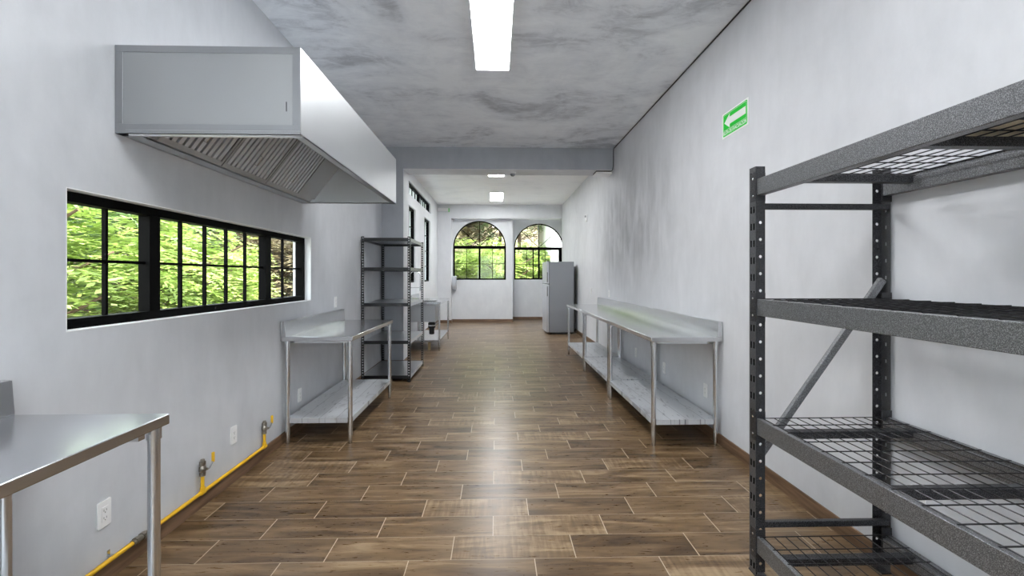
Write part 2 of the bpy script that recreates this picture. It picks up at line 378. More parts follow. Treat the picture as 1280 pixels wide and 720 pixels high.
struct(MB().box(XL2, -1.345, YF-bt, YF, 0, bh).box(-1.345, -1.333, YF-bt, YA, 0, bh).box(-1.345, .517, YA-bt, YA, 0, bh).box(.517, .529, YA-bt, YR, 0, bh).box(.529, 2.6, YR-bt, YR, 0, bh).build('baseboard_front', 'skirting'))

# ------------------------------------------------------------------ windows (fixed: setting)
def side_window(name, xf, y0, y1, z0, z1, fw, stiles, munt, zm, sw=.03):
    """window in a left-hand wall; stiles = thick posts (ya,yb); munt = thin bars at y; zm = thin bars at z"""
    t = thing(name, (xf, (y0+y1)/2, z0), None, None, kind='structure')
    d0, d1 = xf-.07, xf
    m = MB().box(d0, d1, y0, y1, z0, z0+fw).box(d0, d1, y0, y1, z1-fw, z1).box(d0, d1, y0, y0+fw, z0+fw, z1-fw).box(d0, d1, y1-fw, y1, z0+fw, z1-fw)
    for a, b in stiles: m.box(d0+.005, d1-.005, a, b, z0+fw, z1-fw)
    fr = m.build('window_frame', 'black_frame', t)
    m = MB()
    for y in munt: m.box(xf-.048, xf-.028, y-.007, y+.007, z0+fw, z1-fw)
    for z in zm: m.box(xf-.047, xf-.029, y0+fw, y1-fw, z-.007, z+.007)
    m.split('glazing_bar', 'black_frame', t)
    MB().box(xf-.041, xf-.037, y0+fw*.6, y1-fw*.6, z0+fw*.6, z1-fw*.6).build('pane', 'glass', t)
    return t
t = side_window('window_1', XL-.058, *WIN, .046, [(2.515, 2.592), (3.761, 3.845)], [2.272, 2.80, 3.03, 3.265, 3.508, 4.115], [1.472])
side_window('window_2', XL2-.035, *TRAN, .03, [(10.78, 10.88)], [9.66, 10.03, 10.40, 11.2, 11.5, 11.8, 12.1], [3.12], )
side_window('window_3', XL2-.035, *TALL[0], .035, [], [9.68], [1.66, 2.05, 2.45])
side_window('window_4', XL2-.035, *TALL[1], .035, [], [11.79], [1.66, 2.05, 2.45])
def arch_window(name, yf, cx, r, zb, zs, stiles, munt, thick_right=0):
    t = thing(name, (cx, yf, zb), None, None, kind='structure')
    y0, y1 = yf, yf+.06; m = MB(); n = 36; rw = .035
    for i in range(n):
        a0, a1 = math.pi*i/n, math.pi*(i+1)/n; vs = []
        for y in (y0, y1):
            for rr, a in ((r, a0), (r, a1), (r-rw, a1), (r-rw, a0)): vs.append((cx+rr*math.cos(a), y, zs+rr*math.sin(a)))
        m.add(vs, [(0, 1, 2, 3), (7, 6, 5, 4), (3, 2, 6, 7), (0, 4, 5, 1)])
    m.box(cx-r, cx+r, y0, y1, zs-.045, zs+.045); m.box(cx-r, cx+r, y0, y1, zb, zb+.045)
    m.box(cx-r, cx-r+.05, y0, y1, zb+.045, zs-.045); m.box(cx+r-.05-thick_right, cx+r, y0, y1, zb+.045, zs-.045)
    for a, b in stiles: m.box(a, b, y0+.004, y1-.004, zb+.045, zs-.045)
    m.build('window_frame', 'black_frame', t)
    m = MB(); zmid = zb+.045+(zs-zb-.09)*.49
    for x in munt: m.box(x-.008, x+.008, y0+.02, y0+.04, zb+.045, zs-.045)
    m.box(cx-r+.05, cx+r-.05, y0+.021, y0+.039, zmid-.008, zmid+.008)
    for a in (45, 90, 135):
        q = math.radians(a); m.bar((cx+.01*math.cos(q), y0+.03, zs+.04), (cx+(r-.02)*math.cos(q), y0+.03, zs+(r-.02)*math.sin(q)), .018, .018)
    m.split('glazing_bar', 'black_frame', t)
    pts = [(cx-r+.02, zb+.02), (cx+r-.02, zb+.02)]+[(cx+(r-.02)*math.cos(math.pi*i/24), zs+(r-.02)*math.sin(math.pi*i/24)) for i in range(25)]
    MB().prism(pts, 'y', y0+.028, y0+.032).build('pane', 'glass', t, smooth=False)
def added_back_window():  # unseen window, added behind the camera to light the room
    x0, x1, z0, z1 = BW; t = thing('window_7_added', ((x0+x1)/2, YK-.1, z0), None, None, kind='structure'); f = .05; a, b = YK-.14, YK-.08
    m = MB().box(x0, x1, a, b, z0, z0+f).box(x0, x1, a, b, z1-f, z1).box(x0, x0+f, a, b, z0+f, z1-f).box(x1-f, x1, a, b, z0+f, z1-f).box(-.005, .095, a, b, z0+f, z1-f)
    m.build('window_frame', 'black_frame', t)
    m = MB()
    for k in (1, 2): m.box(x0+(1.35)*k/3-.008, x0+(1.35)*k/3+.008, a+.02, b-.02, z0+f, z1-f).box(.1+1.35*k/3-.008, .1+1.35*k/3+.008, a+.02, b-.02, z0+f, z1-f)
    m.split('glazing_bar', 'black_frame', t)
    MB().box(x0+f*.5, x1-f*.5, a+.028, a+.032, z0+f*.5, z1-f*.5).build('pane', 'glass', t)
added_back_window()
arch_window('window_5', YA+.05, ALX, AR, AZB, AZS, [(ALX-.028, ALX+.028)], [ALX-.40, ALX+.40])
arch_window('window_6', YR+.05, ARX, ARR, ARZB, ARZS, [(ARX-.026, ARX+.026), (ARX-.205, ARX-.17)], [ARX-.40, ARX+.20], .12)

# ------------------------------------------------------------------ stainless work tables
TL, TD = 1.5, .595       # length along the wall, depth from the wall
def make_table(cx, cy):
    """work table with its back to +x"""
    x0, x1, y0, y1 = cx-TD/2, cx+TD/2, cy-TL/2, cy+TL/2
    t = thing('work_table', (cx, cy, 0), '', '')
    m = MB().box(x0, x1, y0, y1, .862, .90)
    m.build('table_top', 'steel', t, bevel=.004)
    m = MB().prism([(x1-.045, .90), (x1-.035, 1.025), (x1, 1.025), (x1, .862), (x1-.002, .862), (x1-.002, .90)], 'y', y0, y1)
    m.box(x1-.012, x1, y0-.0015, y1+.0015, .862, 1.026)
    m.build('backsplash', 'steel', t, bevel=.002)
    m = MB().box(x0+.03, x1-.03, y0+.08, y0+.11, .835, .862).box(x0+.03, x1-.03, y1-.11, y1-.08, .835, .862).box(x0+.27, x0+.31, y0+.11, y1-.11, .84, .862)
    m.split('stiffener', 'steel_tube', t)
    m = MB().box(x0+.02, x1-.035, y0+.025, y1-.025, .205, .215)
    m.box(x0+.02, x0+.023, y0+.025, y1-.025, .175, .206).box(x1-.038, x1-.035, y0+.025, y1-.025, .175, .206).box(x0+.02, x1-.035, y0+.025, y0+.028, .175, .206).box(x0+.02, x1-.035, y1-.028, y1-.025, .175, .206)
    m.build('undershelf', 'steel_film', t)
    for x in (x0+.032, x1-.045):
        for y in (y0+.035, y1-.035):
            leg = MB().tube([(x, y, .075), (x, y, .862)], .0195, 18).tube([(x, y, .17), (x, y, .22)], .0225, 18).tube([(x, y, .82), (x, y, .862)], .0235, 18).build('leg', 'steel_tube', t)
            MB().lathe([(.0135, 0), (.0155, .004), (.0175, .06), (.0185, .078)], (x, y, 0), n=16).build('foot', 'steel_tube', leg)
    return t
G = 'stainless work tables with backsplash'
t1 = make_table(XR-.004-TD/2, 3.735+TL/2)
tag(t1, 'stainless steel work table nearest on the right wall, film on its undershelf', 'table', G)
t2 = copy_tree(t1); t2.location.y += 1.505; tag(t2, 'middle stainless steel table of the three joined along the right wall', 'table', G)
t3 = copy_tree(t1); t3.location.y += 3.01; tag(t3, 'stainless steel table at the far end of the right-wall row, closest to the fridge', 'table', G)
tl = copy_tree(t1); tl.location = (XL+.004+TD/2, 3.86+TL/2, 0); tl.rotation_euler.z = math.pi
tag(tl, 'stainless steel work table on the left wall just in front of the tall black shelving', 'table', G)
t0 = copy_tree(t1); t0.location = (XL+.004+TD/2, 1.715-TL/2, 0); t0.rotation_euler.z = math.pi
tag(t0, 'stainless steel work table cut off by the lower left corner of the picture', 'table', G)

# ------------------------------------------------------------------ extractor hood
hx0, hx1, hy0, hy1, hz0, hz1 = XL+.002, -.928, 2.216, 4.30, 2.073, 2.487
hd = thing('extractor_hood', ((hx0+hx1)/2, (hy0+hy1)/2, hz0), 'long stainless steel extractor hood on the left wall above the window', 'hood')
e = .004
m = MB().box(hx0, hx1, hy0, hy1, hz1-e, hz1).box(hx1-e, hx1, hy0, hy1, hz0, hz1-e).box(hx0, hx0+e, hy0, hy1, hz0, hz1-e).box(hx0+e, hx1-e, hy1-e, hy1, hz0, hz1-e)
m.build('hood_shell', 'hood', hd)
m = MB().box(hx0, hx1, hy0-.004, hy0, hz0, hz1); m.build('end_panel', 'hood_panel', hd)
m = MB(); q = hy0-.007
m.box(hx0, hx1, q, q+.003, hz1-.032, hz1).box(hx0, hx1, q, q+.003, hz0, hz0+.045).box(hx0, hx0+.035, q, q+.003, hz0+.045, hz1-.032).box(hx1-.037, hx1, q, q+.003, hz0+.045, hz1-.032)
m.build('end_frame', 'hood_frame', hd, bevel=.001)
m = MB().box(hx1-.068, hx1-.064, q+.001, q+.003, hz0+.11, hz0+.155); m.build('slot_mark', 'slot', hd)
MB().prism([(hy0-.0075, hz0+.016), (hy0+.012, hz0-.006), (hy0+.030, hz0-.006), (hy0+.030, hz0), (hy0-.004, hz0), (hy0-.004, hz0+.016)], 'x', hx0+.05, hx1).build('bottom_lip', 'hood_lip_lit', hd)  # chamfer added to draw the bright reflected line along the rim
# inward bottom rim (gutter)
m = MB().box(hx0, hx1, hy0, hy0+.035, hz0, hz0+.004).box(hx0, hx1, hy1-.05, hy1, hz0, hz0+.004).box(hx1-.045, hx1, hy0, hy1, hz0, hz0+.004).box(hx0, hx0+.085, hy0, hy1, hz0, hz0+.004)
m.box(hx1-.045, hx1-.042, hy0+.035, hy1-.05, hz0, hz0+.03).box(hx0+.082, hx0+.085, hy0+.035, hy1-.05, hz0, hz0+.03).box(hx0+.085, hx1-.045, hy1-.05, hy1-.047, hz0, hz0+.03)
m.build('gutter_rim', 'hood', hd)
# sloping filter bank along the wall side
pb, pt = Vector((-1.70, 0, 2.085)), Vector((-1.40, 0, hz1-.01)); dn = (pt-pb).normalized(); nn = Vector((dn.z, 0, -dn.x)); ln = (pt-pb).length
def slab(m, y0, y1, s0, s1, n0, n1):
    vs = []
    for y in (y0, y1):
        for s_, k in ((s0, n0), (s1, n0), (s1, n1), (s0, n1)):
            p = pb+dn*s_+nn*k; vs.append((p.x, y, p.z))
    m.add(vs, [(0, 1, 2, 3), (7, 6, 5, 4), (0, 4, 5, 1), (1, 5, 6, 2), (2, 6, 7, 3), (3, 7, 4, 0)])
m = MB(); slab(m, hy0+.01, hy1-.005, 0, ln, -.03, -.026); slab(m, 3.96, hy1-.005, 0, ln, .0, .004); slab(m, hy0+.01, 2.34, 0, ln, 0, .004)
m.build('filter_housing', 'hood_in', hd)
fy = [2.34+i*.54 for i in range(4)]
for i in range(3):
    a, b = fy[i]+.004, fy[i+1]-.004
    m = MB(); slab(m, a, b, .0, .03, -.022, .012); slab(m, a, b, ln-.03, ln, -.022, .012); slab(m, a, a+.02, .03, ln-.03, -.022, .012); slab(m, b-.02, b, .03, ln-.03, -.022, .012)
    fl = m.build('baffle_filter', 'hood_in', hd)
    m = MB(); n = 10; st = (b-a-.04)/n
    for k in range(n): slab(m, a+.02+k*st+.006, a+.02+(k+1)*st-.012, .028, ln-.028, -.004, .011)
    m.build('baffle_slats', 'slat_metal', fl)
    m = MB()
    yc = (a+b)/2
    for s_ in (.10,):
        p0 = pb+dn*s_+nn*.012; p1 = pb+dn*(s_+.07)+nn*.012
        m.tube([(p0.x, yc, p0.z), (p0.x+nn.x*.02, yc, p0.z+nn.z*.02), (p1.x+nn.x*.02, yc, p1.z+nn.z*.02), (p1.x, yc, p1.z)], .0035, 6)
    m.build('filter_handle', 'steel', fl)

# ------------------------------------------------------------------ tall shelving with sheet shelves (left, by the pillar)
sx0, sx1, sy0, sy1 = -1.778, -1.135, 6.13, 7.225
sh = thing('shelving_unit', ((sx0+sx1)/2, (sy0+sy1)/2, 0), 'tall black slotted-post shelving unit with five grey shelves beside the pillar', 'shelving')
def perforated(mb, org, du, dv, wd, ht, cell, n=8, r=.008, cols=(.5,), shape='round', hw=.0065, hh=.016):
    """flat strip with see-through holes, one per cell and column"""
    org, du, dv = Vector(org), Vector(du), Vector(dv); rows = int(ht//cell); cw = wd/len(cols)
    for j in range(rows):
        for i in range(len(cols)):
            u0, v0 = i*cw, j*cell; cu, cv = wd*cols[i], v0+cell/2
            outer = []; inner = []
            for k in range(8):
                a = math.pi/4*k
                ox = cu if k in (2, 6) else (u0+cw if k in (0, 1, 7) else u0); oy = cv if k in (0, 4) else (v0+cell if k in (1, 2, 3) else v0)
                outer.append(org+du*ox+dv*oy)
                if shape == 'round': inner.append(org+du*(cu+r*math.cos(a))+dv*(cv+r*math.sin(a)))
                else: inner.append(org+du*(cu+hw*max(-1, min(1, 1.5*math.cos(a))))+dv*(cv+hh*max(-1, min(1, 1.5*math.sin(a)))))
            mb.add(outer+inner, [(k, (k+1) % 8, 8+(k+1) % 8, 8+k) for k in range(8)])
    if rows*cell < ht: 
        a = rows*cell; mb.quad(org+dv*a, org+du*wd+dv*a, org+du*wd+dv*ht, org+dv*ht)
for (x, y, ix, iy) in ((sx0, sy0, 1, 1), (sx1, sy0, -1, 1), (sx0, sy1, 1, -1), (sx1, sy1, -1, -1)):
    m = MB(); perforated(m, (x, y, 0), (ix, 0, 0), (0, 0, 1), .036, 1.93, .035, hw=.0075, hh=.0095, shape='slot'); perforated(m, (x, y, 0), (0, iy, 0), (0, 0, 1), .036, 1.93, .035, hw=.0075, hh=.0095, shape='slot')
    p = m.build('post', 'black', sh, smooth=False); s_ = p.modifiers.new('t', 'SOLIDIFY'); s_.thickness = .002
for z in (1.909, 1.517, 1.045, .546, .085):
    m = MB().box(sx0+.004, sx1-.004, sy0+.004, sy1-.004, z-.009, z)
    b = m.build('shelf', 'shelf_board', sh)
    m = MB().box(sx0+.036, sx1-.036, sy0+.003, sy0+.006, z-.042, z+.002).box(sx0+.036, sx1-.036, sy1-.006, sy1-.003, z-.042, z+.002)
    m.split('shelf_end_rail', 'black', b)
    m = MB().box(sx0+.003, sx0+.006, sy0+.036, sy1-.036, z-.042, z+.002).box(sx1-.006, sx1-.003, sy0+.036, sy1-.036, z-.042, z+.002)
    m.split('shelf_side_rail', 'hammer' if z > 1.3 else 'fridge_door', b)  # lower rails paler: light reflected along them is put into their colour

# ------------------------------------------------------------------ storage rack with wire decks (right foreground)
rx0, rx1, ry0, ry1 = 1.213, 1.858, .32, 2.168
rk = thing('storage_rack', ((rx0+rx1)/2, (ry0+ry1)/2, 0), 'large dark hammered-metal storage rack with wire mesh decks in the right foreground', 'rack')
RW, RDp, RH = .044, .052, 1.914
def rack_post(x_out, sx_, y_far, sy_):
    """x_out outer face, sx_ direction inward, y end of rack, sy_ direction inward"""
    m = MB(); cell = .0797; m.cur = 1
    # slotted flange along the rack's side, and a round-holed flange across its end
    yi = y_far+sy_*RDp if sx_ > 0 else y_far
    perforated(m, (x_out, y_far, 0), (0, sy_, 0), (0, 0, 1), RDp, RH, cell, cols=(.27, .72) if sx_ > 0 else (.5,), shape='slot', hw=.0065 if sx_ > 0 else .0045, hh=.016 if sx_ > 0 else .008)
    m.cur = 0; perforated(m, (x_out, yi, .018), (sx_, 0, 0), (0, 0, 1), RW, RH-.018, cell, cols=(.5,), r=.0075)
    p = m.build('post', ['rack_dark', 'rack_side'], rk, smooth=False); q = p.modifiers.new('t', 'SOLIDIFY'); q.thickness = .002; q.offset = 0
    if sx_ > 0: MB().box(x_out+sx_*.004, x_out+sx_*.006, y_far+sy_*.002, y_far+sy_*(RDp-.003), .002, RH-.003).build('slot_shade', 'hole', p)  # black sheet paints the shade inside the post behind its slots
    MB().box(x_out-sx_*.004, x_out+sx_*(RW+.004), y_far-sy_*.003, y_far+sy_*(RDp+.006), 0, .006).build('foot_plate', 'rack_dark', p)
    return p
for (a, b) in ((rx0, 1), (rx1, -1)):
    for (c, d) in ((ry1, -1), (ry0, 1)): rack_post(a, b, c, d)
yb0, yb1 = ry0+RDp+.001, ry1-RDp-.001
levels = (1.855, 1.294, .739, .187)
for z in levels:
    for x, s_ in ((rx0+.004, 1), (rx1-.004, -1)):
        m = MB().prism([(x, z-.077), (x+s_*.036, z-.077), (x+s_*.036, z-.018), (x+s_*.022, z-.018), (x+s_*.022, z), (x, z)], 'y', yb0, yb1)
        be = m.build('beam', 'hammer', rk, bevel=.0025)
        for y, q in ((yb0, -1), (yb1, 1)):
            m = MB(); m.box(x-s_*.006, x-s_*.004+s_*.0001, y-.004*q, y+.040*q, z-.105, z+.03)
            m.box(x-s_*.006, x+s_*(RW-.004), y-.002*q, y+.0005*q, z-.105, z+.03)
            m.build('beam_bracket', 'rack_dark', be)
        m = MB()
        for y, q in ((yb0, -1), (yb1, 1)):
            for dz in (-.078, .002): m.lathe([(.006, 0), (.006, -.002*s_), (.003, -.0035*s_)], (x-s_*.006, y+.02*q, z+dz), 'x', 10)
        m.split('rivet', 'steel_tube', be)
    # support bars
    for k, y in enumerate((1.975, 1.43, .885, .50)):
        MB().box(rx0+.027, rx1-.027, y-.02, y+.02, z-.044, z-.012).build('deck_support', 'rack_dark', rk, bevel=.002)
    # wire deck
    m = MB(); xa, xb = rx0+.03, rx1-.03; ya, yb = yb0+.01, yb1-.01
    nx = 11
    for i in range(nx+1):
        x = xa+(xb-xa)*i/nx; m.tube([(x, ya, z-.001), (x, yb, z-.001)], .0022, 6)
    y = yb
    ys = []
    while y > ya: ys.append(y); y -= .1017
    for y in ys: m.tube([(rx0+.014, y, z+.0012), (rx1-.014, y, z+.0012)], .0024, 6)
    m.build('wire_deck', 'wire', rk)
# end-frame ties
for (yy, s_) in ((ry1-RDp+.012, 1), (ry0+RDp-.012, -1)):
    for z in (1.728, .238): MB().box(rx0+.004, rx1-.004, yy-.012, yy+.012, z-.014, z+.014).build('tie_bar', 'rack_dark', rk, bevel=.003)
    MB().bar((rx0+.02, yy, .553), (rx1-.03, yy, 1.385), .022, .034).build('diagonal_brace', 'hammer', rk, bevel=.003)
tag(MB().box(1.40, 1.80, 1.15, 1.50, levels[0]+.006, levels[0]+.012).build('cardboard_sheet', 'card'), 'cream card sheet lying on the top wire deck of the rack', 'cardboard')

# ------------------------------------------------------------------ evacuation sign
sg = thing('evacuation_sign', (XR, 3.55, 2.63), 'green and white evacuation arrow sign reading RUTA DE EVACUACION on the right wall', 'sign')
s0, s1, v0, v1 = 3.355, 3.745, 2.527, 2.73; X = XR
MB().box(X-.003, X, s0, s1, v0, v1).build('sign_plate', 'sign_white', sg)
def rr(y0, y1, z0, z1, r, n=5):
    pts = []
    for cy, cz, a0 in ((y1-r, z1-r, 0), (y0+r, z1-r, 90), (y0+r, z0+r, 180), (y1-r, z0+r, 270)):
        for k in range(n+1): a = math.radians(a0+90*k/n); pts.append((cy+r*math.cos(a), cz+r*math.sin(a)))
    return pts
MB().prism(rr(s0+.014, s1-.014, v0+.012, v1-.012, .012), 'x', X-.0036, X-.003).build('green_field', 'green', sg, smooth=False)
def ring(m, o, i, x0, x1):
    n = len(o)
    m.add([(x0, *p) for p in o]+[(x0, *p) for p in i], [(k, (k+1) % n, n+(k+1) % n, n+k) for k in range(n)])
m = MB(); ring(m, rr(s0+.022, s1-.022, v0+.058, v1-.019, .008), rr(s0+.0245, s1-.0245, v0+.0605, v1-.0215, .006), X-.0039, 0); m.build('thin_border', 'sign_white', sg, smooth=False)
ya, yb = s0+.035, s1-.035; zc = (v0+.058+v1-.019)/2; hh = .028
m = MB().prism([(yb, zc), (yb-.085, zc+.057), (yb-.085, zc+hh), (ya, zc+hh), (ya, zc-hh), (yb-.085, zc-hh), (yb-.085, zc-.057)], 'x', X-.0042, X-.0036)
m.build('arrow', 'sign_white', sg, smooth=False)
tcu = bpy.data.curves.new('txt', 'FONT'); tcu.body = 'RUTA DE EVACUACION'; tcu.size = .043; tcu.align_x = 'CENTER'; tcu.align_y = 'CENTER'; tcu.extrude = .0003; tcu.offset = .0006
to = bpy.data.objects.new('txt', tcu); C.objects.link(to); bpy.context.view_layer.update()
me = bpy.data.meshes.new_from_object(to.evaluated_get(bpy.context.evaluated_depsgraph_get())); bpy.data.objects.remove(to)
wd = max(v.co.x for v in me.vertices)-min(v.co.x for v in me.vertices); me.materials.clear(); me.materials.append(M['sign_white'])
lt = bpy.data.objects.new('lettering', me); C.objects.link(lt); lt.parent = sg
lt.location = (-.0042, (s0+s1)/2-3.55, v0+.0365-2.63); lt.rotation_euler = (math.radians(90), 0, math.radians(-90)); lt.scale = ((s1-s0-.045)/wd, 1.0, 1)

# ------------------------------------------------------------------ outlets and switches
def outlet(x, y, z, side, label, rows=2, plug=False):
    """side: +1 the plate looks towards +x (left wall), -1 towards -x (right wall)"""
    t = thing('wall_outlet', (x, y, z), label, 'outlet', 'white wall outlets')
    m = MB().prism(rr(y-.036, y+.036, z-.060, z+.060, .006), 'x', x, x+side*.007); m.build('cover_plate', 'plastic', t, bevel=.0015)
    m = MB().prism(rr(y-.018, y+.018, z-.034, z+.034, .003), 'x', x+side*.007, x+side*.009); ins = m.build('socket_insert', 'plastic', t, bevel=.0008)
    m = MB()
    for dz in ((-.017, .017) if rows == 2 else (0,)):
        m.box(x+side*.009, x+side*.0094, y-.008, y-.006, z+dz-.005, z+dz+.005).box(x+side*.009, x+side*.0094, y+.006, y+.008, z+dz-.004, z+dz+.004).lathe([(.0025, 0), (.0025, side*.0004)], (x+side*.009, y, z+dz-.010), 'x', 8)
    m.build('socket_slots', 'slot', ins)
    return t
outlet(XL, 2.148, .318, 1, 'white double outlet low on the left wall under the nearest table edge')
outlet(XL, 3.185, .320, 1, 'white outlet low on the left wall between the two yellow gas valves')
outlet(XL, 4.24, .320, 1, 'white outlet on the left wall seen under the left work table')
outlet(XL, 5.174, 1.115, 1, 'white outlet on the left wall just above the left table backsplash')
outlet(XR, 4.05, .383, -1, 'white outlet under the right-hand tables, nearest to the camera of three in line')
outlet(XR, 5.06, .383, -1, 'white outlet under the right-hand tables, second of three in line')
outlet(XR, 6.09, .383, -1, 'white outlet under the right-hand tables, farthest of three in line')
outlet(XR, 8.30-.75, 1.115, -1, 'white outlet on the right wall above the far end of the tables')
outlet(XR2, 9.55, 1.10, -1, 'white outlet on the right wall between the tables and the fridge')
outlet(XR, 1.985, .405, -1, 'white outlet on the right wall seen through the storage rack deck')
outlet(XL2, 13.1, 1.15, 1, 'white outlet on the far left wall past the sink')
outlet(XR2, 11.95, 1.06, -1, 'white outlet on the far right wall beside the fridge')

# ------------------------------------------------------------------ gas pipe and valves
px = XL+.024; pz = .102
gp = thing('gas_pipe', (px, 1.0, 0), 'yellow gas pipe running along the foot of the left wall', 'pipe')
MB().tube([(px, -1.0, pz), (px, 3.56, pz)], .0105, 12).build('pipe_run', 'yellow', gp)
for y in (2.82, 3.56): MB().tube([(px, y, pz), (px, y, .205)], .0105, 12).lathe([(.015, -.018), (.015, .018)], (px, y, pz), 'y', 12).lathe([(.0145, 0), (.0145, .03)], (px, y, pz), 'z', 12).build('riser', 'yellow', gp)
m = MB().lathe([(.014, -.045), (.014, -.03), (.018, -.03), (.018, -.01), (.015, -.01), (.015, .012), (.019, .012), (.019, .034), (.014, .034), (.014, .05)], (px, 2.33, pz), 'y', 8)
m.build('union_coupling', 'brass', gp)
m = MB()
for y in (2.174,): m.box(XL+.0005, px, y-.008, y+.008, pz+.008, pz+.013).box(XL+.0005, XL+.0025, y-.008, y+.008, pz+.01, pz+.035)
m.build('pipe_clamp', 'steel_tube', gp)
def valve(y, label):
    z = .20; x = px
    t = thing('gas_valve', (x, y, z), label, 'valve', 'brass gas valves')
    MB().lathe([(.017, 0), (.017, .018), (.013, .02), (.020, .030), (.020, .052), (.013, .062), (.018, .066), (.018, .085), (.012, .088), (.012, .098)], (x, y, z), 'z', 8).lathe([(.008, 0), (.008, .03)], (x, y, z+.041), 'x', 8).build('valve_body', 'brass', t)
    h = MB().tube([(x+.03, y, z+.041), (x+.034, y+.012, z+.043), (x+.036, y+.03, z+.062), (x+.036, y+.042, z+.075)], .0042, 8).build('lever', 'steel_tube', t)
    MB().box(x+.029, x+.043, y+.036, y+.052, z+.066, z+.125).build('lever_grip', 'yellow', h, bevel=.003)
valve(2.82, 'brass gas valve with yellow lever, nearer of the two on the left wall')
valve(3.56, 'brass gas valve with yellow lever, next to the left work table leg')

# ------------------------------------------------------------------ ceiling lights
def panel_light(x0, x1, y0, y1, zt, label):
    t = thing('ceiling_light', ((x0+x1)/2, (y0+y1)/2, zt), label, 'ceiling light', 'rectangular panel lights')
    d = .035; f = .008
    MB().box(x0, x0+f, y0, y1, zt-d, zt).box(x1-f, x1, y0, y1, zt-d, zt).box(x0+f, x1-f, y0, y0+f, zt-d, zt).box(x0+f, x1-f, y1-f, y1, zt-d, zt).box(x0+f, x1-f, y0+f, y1-f, zt-.01, zt).build('light_frame', 'white_paint', t)
    MB().box(x0+f, x1-f, y0+f, y1-f, zt-d-.003, zt-d+.005).build('diffuser', 'panel', t, smooth=False)
panel_light(-.193, .129, 3.24, 4.452, H, 'bright rectangular panel light on the concrete ceiling at the top of the picture')
panel_light(-.193, .129, .24, 1.452, H, 'rectangular panel light on the concrete ceiling above the camera')
panel_light(-.193, .129, -2.76, -1.55, H, 'rectangular panel light on the concrete ceiling behind the camera')
panel_light(-.165, .180, 8.55, 9.78, H2, 'panel light on the far room ceiling just past the beam')
panel_light(-.16, .19, 11.72, 12.95, H2, 'panel light on the far room ceiling nearest the arched windows')

# ------------------------------------------------------------------ small fixtures
d_ = thing('ceiling_sensor', (.27, 7.44, ZB), 'small white round sensor under the grey beam', 'sensor')
MB().lathe([(.055, 0), (.055, -.015), (.042, -.03)], (.27, 7.44, ZB), 'z', 24).build('sensor_base', 'plastic', d_)
MB().lathe([(.04, -.03), (.036, -.055), (.02, -.07)], (.27, 7.44, ZB), 'z', 24).build('sensor_dome', 'fridge', d_)
b_ = thing('emergency_lamp', (1.72, 7.42, ZB), 'small white box lamp under the right end of the beam', 'lamp')
MB().box(1.60, 1.84, 7.30, 7.54, ZB-.022, ZB).build('lamp_base', 'black', b_)
MB().prism([(1.575, ZB-.05), (1.60, ZB-.022), (1.84, ZB-.022), (1.85, ZB-.05)], 'y', 7.29, 7.55).build('lamp_body', 'plastic', b_)
r_ = .006
tag(MB().tube([(XR-.008, YK, H-.008), (XR-.008, 7.23, H-.008), (XR-.010, YB-.009, H-.03), (XR-.012, YB-.009, 3.16), (XR-.02, YB-.009, 3.11), (1.84, YB-.006, ZB-.012), (1.83, 7.31, ZB-.012)], r_, 8).build('cable', 'black'), 'black cable run along the right wall under the ceiling and down the beam', 'cable')
e_ = thing('emergency_sign_box', (-1.56, YF, 3.40), 'white emergency light box with green end high on the far left wall', 'lamp')
MB().box(-1.74, -1.42, YF-.06, YF, 3.36, 3.44).build('box_body', 'plastic', e_, bevel=.006)
MB().box(-1.42, -1.40, YF-.06, YF-.01, 3.33, 3.44).build('green_end', 'green', e_)
k_ = thing('wall_siren', (XR2, 10.0, 2.67), 'small white box high on the far right wall', 'alarm')
MB().box(XR2-.03, XR2, 9.95, 10.06, 2.60, 2.75).build('box_body', 'plastic', k_, bevel=.006)
MB().box(XR2-.05, XR2-.03, 9.98, 10.03, 2.69, 2.73).build('lens', 'fridge', k_, bevel=.004)
p_ = thing('soap_dispenser', (-1.26, YA, .95), 'grey and white wall dispenser left of the left arched window', 'dispenser')
MB().prism([(YA, .97), (YA-.08, 1.0), (YA-.11, 1.10), (YA-.10, 1.38), (YA-.06, 1.41), (YA, 1.41)], 'x', -1.335, -1.21).build('dispenser_body', 'fridge_door', p_, bevel=.008)
MB().box(-1.315, -1.23, YA-.115, YA-.03, .94, 1.0).build('dispenser_nozzle', 'fridge', p_, bevel=.005)

# ------------------------------------------------------------------ fridge
FX, FY = 1.235, 11.07; fw_, fdp, fht = .70, .655, 1.757     # front plane x, near side y
fr = thing('refrigerator', (FX, FY, 0), 'tall silver grey two-door refrigerator against the right wall', 'refrigerator')
MB().box(FX+.055, FX+fdp, FY, FY+fw_, .045, fht).build('body', 'fridge', fr, bevel=.008)
MB().box(FX+.08, FX+fdp-.01, FY+.02, FY+fw_-.02, .012, .045).build('plinth', 'black', fr)
for a, b, nm in ((.05, 1.205, 'fridge_door'), (1.222, fht, 'freezer_door')):
    dr = MB().box(FX-.012, FX+.047, FY, FY+fw_, a, b).build(nm, 'fridge_door', fr, bevel=.012)
    z0_, z1_ = (.92, 1.16) if a < 1 else (1.26, 1.50)
    MB().box(FX-.004, FX+.012, FY-.002, FY+.004, z0_, z1_).build('handle_recess', 'slot', dr)
MB().box(FX+.045, FX+.057, FY+.01, FY+fw_-.01, .06, fht-.01).build('door_gasket', 'slot', fr)
MB().box(FX-.012, FX+.055, FY, FY+.09, fht, fht+.015).build('hinge_cover', 'fridge', fr, bevel=.003)
MB().box(FX+fdp, FX+fdp+.035, FY+.03, FY+fw_-.03, .07, fht-.12).build('back_panel', 'black', fr)
m = MB()
